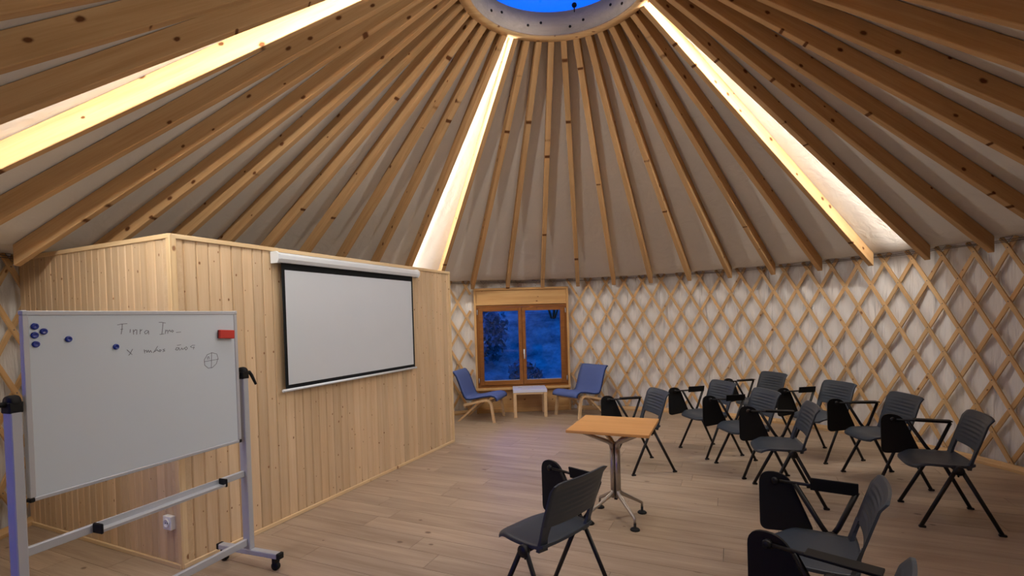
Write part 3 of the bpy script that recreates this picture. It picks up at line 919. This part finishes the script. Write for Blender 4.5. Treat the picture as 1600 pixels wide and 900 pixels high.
# ------------------------------------------------------------------ square pedestal table
TC = Vector((0.778, 3.835, 0)); TA = math.radians(-23.4)
tbm = Matrix.Translation(TC) @ Matrix.Rotation(TA, 4, 'Z')
tr = empty('square_table', tbm)
b2 = new_bm(); bev_box(b2, -0.305, 0.305, -0.295, 0.295, -0.011, 0.011, 0.005, 2); obj('tabletop', b2, M['table_top'], tr, Matrix.Translation((0, 0, 0.731)))
b2 = new_bm()
for k in range(4):
    a = PI / 4 + k * PI / 2
    tube(b2, [(0.026 * math.cos(a), 0.026 * math.sin(a), 0.17), (0.026 * math.cos(a), 0.026 * math.sin(a), 0.60)], 0.0185, 10)
obj('column', b2, M['steel'], tr)
b2 = new_bm(); quad_box(b2, -0.012, 0.012, -0.012, 0.012, 0.15, 0.60); obj('column_core', b2, M['black'], tr)
for k in range(4):
    a = PI / 4 + k * PI / 2
    c, s = math.cos(a), math.sin(a)
    b2 = new_bm(); tube(b2, [(0.026 * c, 0.026 * s, 0.55), (0.034 * c, 0.034 * s, 0.592), (0.060 * c, 0.060 * s, 0.612), (0.285 * c, 0.285 * s, 0.708), (0.30 * c, 0.30 * s, 0.7195)], [0.018, 0.019, 0.018, 0.011, 0.010], 10)
    obj('top_arm', b2, M['steel'], tr)
    b2 = new_bm(); tube(b2, [(0.026 * c, 0.026 * s, 0.24), (0.034 * c, 0.034 * s, 0.205), (0.060 * c, 0.060 * s, 0.185), (0.232 * c, 0.232 * s, 0.090), (0.242 * c, 0.242 * s, 0.080), (0.242 * c, 0.242 * s, 0.050)], [0.016, 0.017, 0.016, 0.011, 0.010, 0.010], 10)
    lg = obj('leg', b2, M['steel'], tr)
    b2 = new_bm(); lathe(b2, [(0.036, 0.0), (0.036, 0.006), (0.028, 0.014), (0.010, 0.018), (0.010, 0.052), (0.0, 0.052)], 18, m=Matrix.Translation((0.242 * c, 0.242 * s, 0)))
    obj('glide', b2, M['black'], lg)
tag(tr, 'square table with orange-brown wooden top on a four-footed steel column', 'table')

# ------------------------------------------------------------------ blue lounge chairs and side table
def lounge(x, y, fx, fy, label):
    F = Vector((fx, fy, 0)).normalized(); R = Vector((F.y, -F.x, 0))
    root = empty('lounge_chair', frame((x, y, 0), R, F, Vector((0, 0, 1))))
    # shell profile (forward, height): seat front to back top
    pr = [(0.315, 0.335), (0.318, 0.362), (0.295, 0.385), (0.24, 0.398), (0.12, 0.382), (0.0, 0.355), (-0.10, 0.338), (-0.165, 0.345), (-0.205, 0.385), (-0.24, 0.47), (-0.285, 0.60), (-0.325, 0.70), (-0.365, 0.755), (-0.385, 0.762)]
    b2 = new_bm()
    nx = 8
    def pts_of(off):
        out = []
        for i, (f_, h) in enumerate(pr):
            a0 = pr[max(0, i - 1)]; a1 = pr[min(len(pr) - 1, i + 1)]
            t = Vector((a1[0] - a0[0], a1[1] - a0[1])).normalized()
            n = Vector((t.y, -t.x))
            out.append((f_ + n.x * off, h + n.y * off))
        return out
    top, bot = pts_of(-0.0), pts_of(0.026)
    rows = []
    for prof in (top, bot):
        rows.append([[b2.verts.new((-0.27 + 0.54 * i / nx, f_, h)) for (f_, h) in prof] for i in range(nx + 1)])
    for g_ in rows:
        for i in range(nx):
            for j in range(len(pr) - 1):
                f = b2.faces.new((g_[i][j], g_[i + 1][j], g_[i + 1][j + 1], g_[i][j + 1])); f.smooth = True
    def rim(g_): return [g_[i][0] for i in range(nx + 1)] + [g_[nx][j] for j in range(1, len(pr))] + [g_[i][-1] for i in range(nx - 1, -1, -1)] + [g_[0][j] for j in range(len(pr) - 2, 0, -1)]
    A, B = rim(rows[0]), rim(rows[1])
    for k in range(len(A)): b2.faces.new((A[k], A[(k + 1) % len(A)], B[(k + 1) % len(A)], B[k]))
    shell = obj('fabric_shell', b2, M['bluefab'], root)
    for s in (-1, 1):
        b2 = new_bm()
        tube(b2, [(s * 0.272, (top[i][0] + bot[i][0]) / 2, (top[i][1] + bot[i][1]) / 2) for i in range(len(pr))], 0.011, 6)
        obj('piping', b2, M['bluedark'], shell)
    for s in (-1, 1):
        b2 = new_bm()
        # bent side frame: front leg rises, runs back under the seat; rear leg splays
        path = [(0.285, 0.0), (0.245, 0.27), (0.225, 0.325), (0.18, 0.345), (0.06, 0.325), (-0.10, 0.285), (-0.20, 0.262)]
        w = 0.020
        for i in range(len(path) - 1):
            (f0, h0), (f1, h1) = path[i], path[i + 1]
            t = Vector((f1 - f0, h1 - h0)).normalized(); n = Vector((-t.y, t.x)) * 0.017
            prism(b2, [(f0 - n.x, h0 - n.y), (f1 - n.x, h1 - n.y), (f1 + n.x, h1 + n.y), (f0 + n.x, h0 + n.y)], s * 0.262 - w, s * 0.262 + w, lambda u, v, q: Vector((q, u, v)))
        obj('side_frame', b2, M['birch'], root)
        b2 = new_bm()
        for (f0, h0, f1, h1) in ((0.06, 0.318, -0.315, 0.0), ):
            t = Vector((f1 - f0, h1 - h0)).normalized(); n = Vector((-t.y, t.x)) * 0.016
            f1b = f1
            prism(b2, [(f0 - n.x, h0 - n.y), (f1 - 0.02, 0.0), (f1 + 0.02, 0.0), (f0 + n.x, h0 + n.y)], s * 0.226 - 0.014, s * 0.226 + 0.014, lambda u, v, q: Vector((q, u, v)))
        obj('rear_leg', b2, M['birch'], root)
    for f_, h in ((-0.19, 0.235), (0.20, 0.30)):
        b2 = new_bm(); bev_box(b2, -0.245, 0.245, f_ - 0.012, f_ + 0.012, h - 0.02, h + 0.02, 0.004); obj('cross_rail', b2, M['birch'], root)
    tag(root, label, 'chair', 'blue lounge chairs under the window')
lounge(-0.515, 7.80, 0.954, -0.27, 'blue fabric lounge chair with birch frame, left of the side table by the cabin')
lounge(1.060, 7.92, -0.79, -0.61, 'blue fabric lounge chair with birch frame, right of the side table at the lattice')

st = empty('side_table', Matrix.Translation((0.255, 8.02, 0)) @ Matrix.Rotation(math.radians(1.0), 4, 'Z'))
b2 = new_bm(); bev_box(b2, -0.27, 0.27, -0.235, 0.235, 0.400, 0.445, 0.004, 2); obj('tabletop', b2, M['whitetop'], st)
b2 = new_bm()
for (x0, x1, y0, y1) in ((-0.215, 0.215, -0.228, -0.212), (-0.215, 0.215, 0.212, 0.228), (-0.263, -0.247, -0.18, 0.18), (0.247, 0.263, -0.18, 0.18)): quad_box(b2, x0, x1, y0, y1, 0.372, 0.3995)
obj('apron', b2, M['birch'], st)
for sx in (-1, 1):
    for sy in (-1, 1):
        b2 = new_bm(); bev_box(b2, -0.1995, 0.1995, -0.024, 0.024, -0.024, 0.024, 0.004)
        obj('leg', b2, M['birch'], st, Matrix.Translation((sx * 0.242, sy * 0.208, 0.1995)) @ frame((0, 0, 0), Vector((0, 0, 1)), Vector((1, 0, 0)), Vector((0, 1, 0))))
tag(st, 'small side table with pale top and birch legs below the window', 'side table')

# ------------------------------------------------------------------ whiteboard on wheels
W0 = Vector((-2.1814, 2.1814, 0)); EW = Vector((0.34, 0.9404, 0)).normalized(); NW = Vector((EW.y, -EW.x, 0))
wm = frame(W0, EW, NW, Vector((0, 0, 1)))
wb = empty('whiteboard', wm)
BL, BZ0, BZ1 = 1.101, 0.836, 1.693
b2 = new_bm(); quad_box(b2, 0.012, BL - 0.012, -0.008, 0.010, BZ0 + 0.012, BZ1 - 0.012); panel = obj('writing_surface', b2, M['wb'], wb)
for nm, (x0, x1, z0, z1) in (('edge_frame', (0.0, BL, BZ1 - 0.022, BZ1)), ('edge_frame', (0.0, BL, BZ0, BZ0 + 0.018)), ('edge_frame', (0.0, 0.024, BZ0 + 0.018, BZ1 - 0.022)), ('edge_frame', (BL - 0.024, BL, BZ0 + 0.018, BZ1 - 0.022))):
    b2 = new_bm(); bev_box(b2, x0, x1, -0.012, 0.014, z0, z1, 0.003); obj(nm, b2, M['alu'], wb)
for x0, z0, nm in ((-0.002, BZ0 - 0.002, 'corner_cap'), (BL - 0.020, BZ0 - 0.002, 'corner_cap')):
    b2 = new_bm(); bev_box(b2, x0, x0 + 0.022, -0.014, 0.016, z0, z0 + 0.020, 0.004); obj(nm, b2, M['black'], wb)
for x0 in (-0.002, BL - 0.020):
    b2 = new_bm(); bev_box(b2, x0, x0 + 0.022, -0.014, 0.016, BZ1 - 0.020, BZ1 + 0.002, 0.004); obj('corner_cap', b2, M['alu'], wb)
for sx, xc in ((-1, -0.040), (1, BL + 0.036)):
    b2 = new_bm(); bev_box(b2, xc - 0.020, xc + 0.020, -0.030, 0.030, 0.115, 1.27, 0.004); obj('post', b2, M['alu'], wb)
    b2 = new_bm(); bev_box(b2, xc - 0.022, xc + 0.022, -0.26, 0.26, 0.080, 0.115, 0.004); ft = obj('foot', b2, M['alu'], wb)
    for sy in (-1, 1):
        b2 = new_bm(); bev_box(b2, xc - 0.0235, xc + 0.0235, sy * 0.262 - 0.012, sy * 0.262 + 0.012, 0.078, 0.117, 0.004); obj('end_cap', b2, M['black'], ft)
        b2 = new_bm()
        lathe(b2, [(0.0, -0.014), (0.026, -0.014), (0.028, -0.008), (0.028, 0.008), (0.026, 0.014), (0.0, 0.014)], 18, m=Matrix.Translation((xc, sy * 0.225, 0.028)) @ Matrix.Rotation(PI / 2, 4, 'Y'))
        quad_box(b2, xc - 0.018, xc + 0.018, sy * 0.225 - 0.014, sy * 0.225 + 0.016, 0.050, 0.080)
        obj('caster', b2, M['black'], ft)
    b2 = new_bm()
    bev_box(b2, xc - 0.026, xc + 0.026, -0.033, 0.033, 1.245, 1.295, 0.012, 3)
    lathe(b2, [(0.0, -0.020), (0.030, -0.020), (0.034, -0.010), (0.034, 0.010), (0.030, 0.020), (0.0, 0.020)], 18, m=Matrix.Translation((xc, 0.0, 1.29)) @ Matrix.Rotation(PI / 2, 4, 'Y'))
    cl = obj('tilt_clamp', b2, M['black'], wb)
    b2 = new_bm()
    if sx < 0: tube(b2, [(xc - 0.02, 0.0, 1.285), (xc - 0.055, 0.01, 1.288), (xc - 0.060, -0.02, 1.285), (xc - 0.065, -0.11, 1.275)], [0.012, 0.011, 0.011, 0.009], 8)
    else: tube(b2, [(xc + 0.02, 0.0, 1.285), (xc + 0.055, 0.0, 1.285), (xc + 0.062, 0.012, 1.26), (xc + 0.068, 0.040, 1.20)], [0.012, 0.011, 0.011, 0.008], 8)
    obj('lever', b2, M['black'], cl)
    b2 = new_bm(); quad_box(b2, min(xc, xc - sx * 0.036), max(xc, xc - sx * 0.036), -0.006, 0.006, 1.27, 1.29); obj('pivot_pin', b2, M['blackm'], wb)
b2 = new_bm(); bev_box(b2, -0.019, BL + 0.015, -0.012, 0.012, 0.600, 0.640, 0.003); rail = obj('cross_bar', b2, M['alu'], wb)
b2 = new_bm(); bev_box(b2, -0.019, BL + 0.015, -0.012, 0.012, 0.140, 0.185, 0.003); obj('cross_bar', b2, M['alu'], wb)
b2 = new_bm()
prism(b2, [(0.0125, 0.645), (0.0125, 0.612), (0.072, 0.606), (0.075, 0.620), (0.071, 0.620), (0.069, 0.611), (0.0165, 0.617), (0.0165, 0.645)], 0.245, 0.925, lambda u, v, s: Vector((s, u, v)))
trayo = obj('pen_tray', b2, M['alu'], wb)
for s0 in (0.235, 0.922):
    b2 = new_bm(); bev_box(b2, s0, s0 + 0.013, 0.011, 0.078, 0.600, 0.650, 0.004); obj('tray_end', b2, M['black'], trayo)
# handwriting: thin raised ink strokes
STK = [[(0.389, 1.621), (0.411, 1.625), (0.434, 1.626)], [(0.411, 1.624), (0.409, 1.6), (0.404, 1.573)], [(0.403, 1.597), (0.412, 1.598)], [(0.449, 1.595), (0.447, 1.579)], [(0.464, 1.593), (0.464, 1.569)], [(0.465, 1.582), (0.474, 1.593), (0.482, 1.591), (0.48, 1.568)], [(0.499, 1.594), (0.497, 1.569)], [(0.499, 1.584), (0.508, 1.592)], [(0.54, 1.585), (0.53, 1.587), (0.52, 1.578), (0.524, 1.568), (0.533, 1.571), (0.542, 1.583), (0.542, 1.566)], [(0.6, 1.629), (0.615, 1.63), (0.635, 1.625)], [(0.622, 1.627), (0.618, 1.594), (0.613, 1.564)], [(0.602, 1.562), (0.625, 1.564)], [(0.636, 1.587), (0.632, 1.565)], [(0.636, 1.579), (0.644, 1.585), (0.648, 1.578), (0.646, 1.566)], [(0.648, 1.578), (0.658, 1.585), (0.661, 1.575)], [(0.673, 1.584), (0.665, 1.578), (0.673, 1.572), (0.68, 1.578), (0.673, 1.584)], [(0.696, 1.57), (0.722, 1.571)], [(0.429, 1.488), (0.452, 1.462)], [(0.456, 1.49), (0.441, 1.464), (0.436, 1.46)], [(0.515, 1.483), (0.517, 1.465)], [(0.518, 1.475), (0.526, 1.479), (0.529, 1.467), (0.536, 1.479), (0.541, 1.466), (0.548, 1.477), (0.554, 1.465)], [(0.562, 1.463), (0.576, 1.481), (0.587, 1.497)], [(0.57, 1.468), (0.583, 1.478), (0.589, 1.469)], [(0.598, 1.477), (0.593, 1.469), (0.6, 1.466), (0.606, 1.474), (0.598, 1.477)], [(0.626, 1.479), (0.616, 1.476), (0.626, 1.469), (0.615, 1.465)], [(0.707, 1.481), (0.694, 1.482), (0.687, 1.471), (0.697, 1.467), (0.708, 1.479), (0.711, 1.466)], [(0.698, 1.495), (0.719, 1.497)], [(0.718, 1.468), (0.724, 1.478), (0.73, 1.468), (0.74, 1.477)], [(0.752, 1.484), (0.742, 1.474), (0.749, 1.464), (0.759, 1.473), (0.752, 1.484)], [(0.805, 1.489), (0.789, 1.489), (0.777, 1.482), (0.789, 1.475), (0.801, 1.479), (0.795, 1.466)], [(0.914, 1.436), (0.883, 1.426), (0.862, 1.397), (0.864, 1.363), (0.886, 1.343), (0.913, 1.343), (0.942, 1.365), (0.955, 1.398), (0.948, 1.425), (0.914, 1.436)], [(0.913, 1.436), (0.906, 1.342)], [(0.862, 1.385), (0.957, 1.392)], [(0.884, 1.398), (0.883, 1.411), (0.893, 1.413), (0.895, 1.398)]]
def ink(strokes, name):
    b2 = new_bm()
    for s_ in strokes:
        for (p, q) in zip(s_[:-1], s_[1:]):
            p, q = Vector(p), Vector(q)
            t = (q - p).normalized(); n = Vector((-t.y, t.x)) * 0.0013
            p2, q2 = p - t * 0.0012, q + t * 0.0012
            prism(b2, [tuple(p2 - n), tuple(q2 - n), tuple(q2 + n), tuple(p2 + n)], 0.0101, 0.0106, lambda u, v, s: Vector((u, s, v)))
    o = obj(name, b2, M['ink'], panel)
    o['kind'] = 'stuff'
ink(STK[:17], 'handwriting'); ink(STK[17:30], 'handwriting'); ink(STK[30:], 'marker_drawing')
tag(wb, 'white board on a wheeled aluminium stand with handwritten notes', 'whiteboard')
mb = new_bm(); lathe(mb, [(0.0135, 0.0), (0.0150, 0.003), (0.0140, 0.007), (0.0105, 0.009), (0.0085, 0.009), (0.007, 0.0075), (0.0, 0.0070)], 18)
mag_me = mesh_of('magnet', mb, M['magnet'])
for (u, z, lb) in ((0.045, 1.622, 'round blue magnet at the top of the cluster on the whiteboard'), (0.077, 1.598, 'round blue magnet to the right of the cluster column on the whiteboard'), (0.043, 1.582, 'round blue magnet in the middle of the cluster column on the whiteboard'), (0.046, 1.541, 'round blue magnet at the bottom of the cluster on the whiteboard'), (0.171, 1.558, 'round blue magnet alone between the cluster and the writing'), (0.375, 1.508, 'round blue magnet beside the second line of handwriting')):
    o = place('magnet', mag_me, None, wm @ frame((u, 0.0102, z), Vector((1, 0, 0)), Vector((0, 0, -1)), Vector((0, 1, 0))))
    tag(o, lb, 'magnet', 'blue magnets on the whiteboard')
er = empty('board_eraser', wm @ Matrix.Translation((1.008, 0.0102, 1.546)) @ Matrix.Rotation(0.06, 4, 'Y'))
b2 = new_bm(); bev_box(b2, -0.052, 0.052, 0.0, 0.008, -0.026, 0.026, 0.003); obj('felt_pad', b2, M['felt'], er)
b2 = new_bm(); bev_box(b2, -0.053, 0.053, 0.008, 0.026, -0.027, 0.027, 0.007, 3); obj('grip', b2, M['eraser'], er)
tag(er, 'red board eraser stuck to the whiteboard at upper right', 'eraser')

# ------------------------------------------------------------------ shrubs outside the window
def shrub(x, y, rx, rz, n, label):
    b2 = new_bm()
    z0 = gz(x, y)
    root = empty('shrub', Matrix.Translation((x, y, z0)))
    rnd = random.Random(int(x * 100 + y * 10))
    for k in range(n):
        th = rnd.random() * 2 * PI; ph = math.acos(1 - 1.7 * rnd.random()); rr = (0.55 + 0.45 * rnd.random())
        p = Vector((rx * rr * math.sin(ph) * math.cos(th), rx * rr * math.sin(ph) * math.sin(th), rz * (0.5 + 0.5 * rr * math.cos(ph))))
        p *= 0.85 + 0.3 * noise.noise(p * 1.5)
        a = Vector((rnd.uniform(-1, 1), rnd.uniform(-1, 1), rnd.uniform(-1, 1))).normalized() * 0.09
        c = Vector((rnd.uniform(-1, 1), rnd.uniform(-1, 1), rnd.uniform(-1, 1)))
        c = (c - a * c.dot(a) / a.length_squared).normalized() * 0.045
        b2.faces.new([b2.verts.new(p + q) for q in (-a, c, a, -c)])
    obj('foliage', b2, M['leaf'], root)
    b2 = new_bm()
    for k in range(5):
        th = 2 * PI * k / 5
        tube(b2, [(0.05 * math.cos(th), 0.05 * math.sin(th), -0.05), (0.35 * rx * math.cos(th), 0.35 * rx * math.sin(th), rz * 0.45), (0.5 * rx * math.cos(th + 0.3), 0.5 * rx * math.sin(th + 0.3), rz * 0.8)], [0.03, 0.02, 0.008], 6)
    obj('stems', b2, M['window_wood'], root)
    tag(root, label, 'shrub', 'shrubs outside the window')
shrub(-0.9, 13.0, 0.9, 2.4, 1600, 'dark leafy shrub outside, behind the left window pane')
shrub(1.3, 15.5, 1.4, 2.6, 1600, 'broad leafy shrub outside, behind the right window pane')
shrub(-2.6, 16.0, 1.3, 3.4, 1500, 'tall leafy shrub outside, behind the left edge of the window')
shrub(0.3, 11.6, 0.5, 0.7, 700, 'low shrub outside, behind the middle of the window')
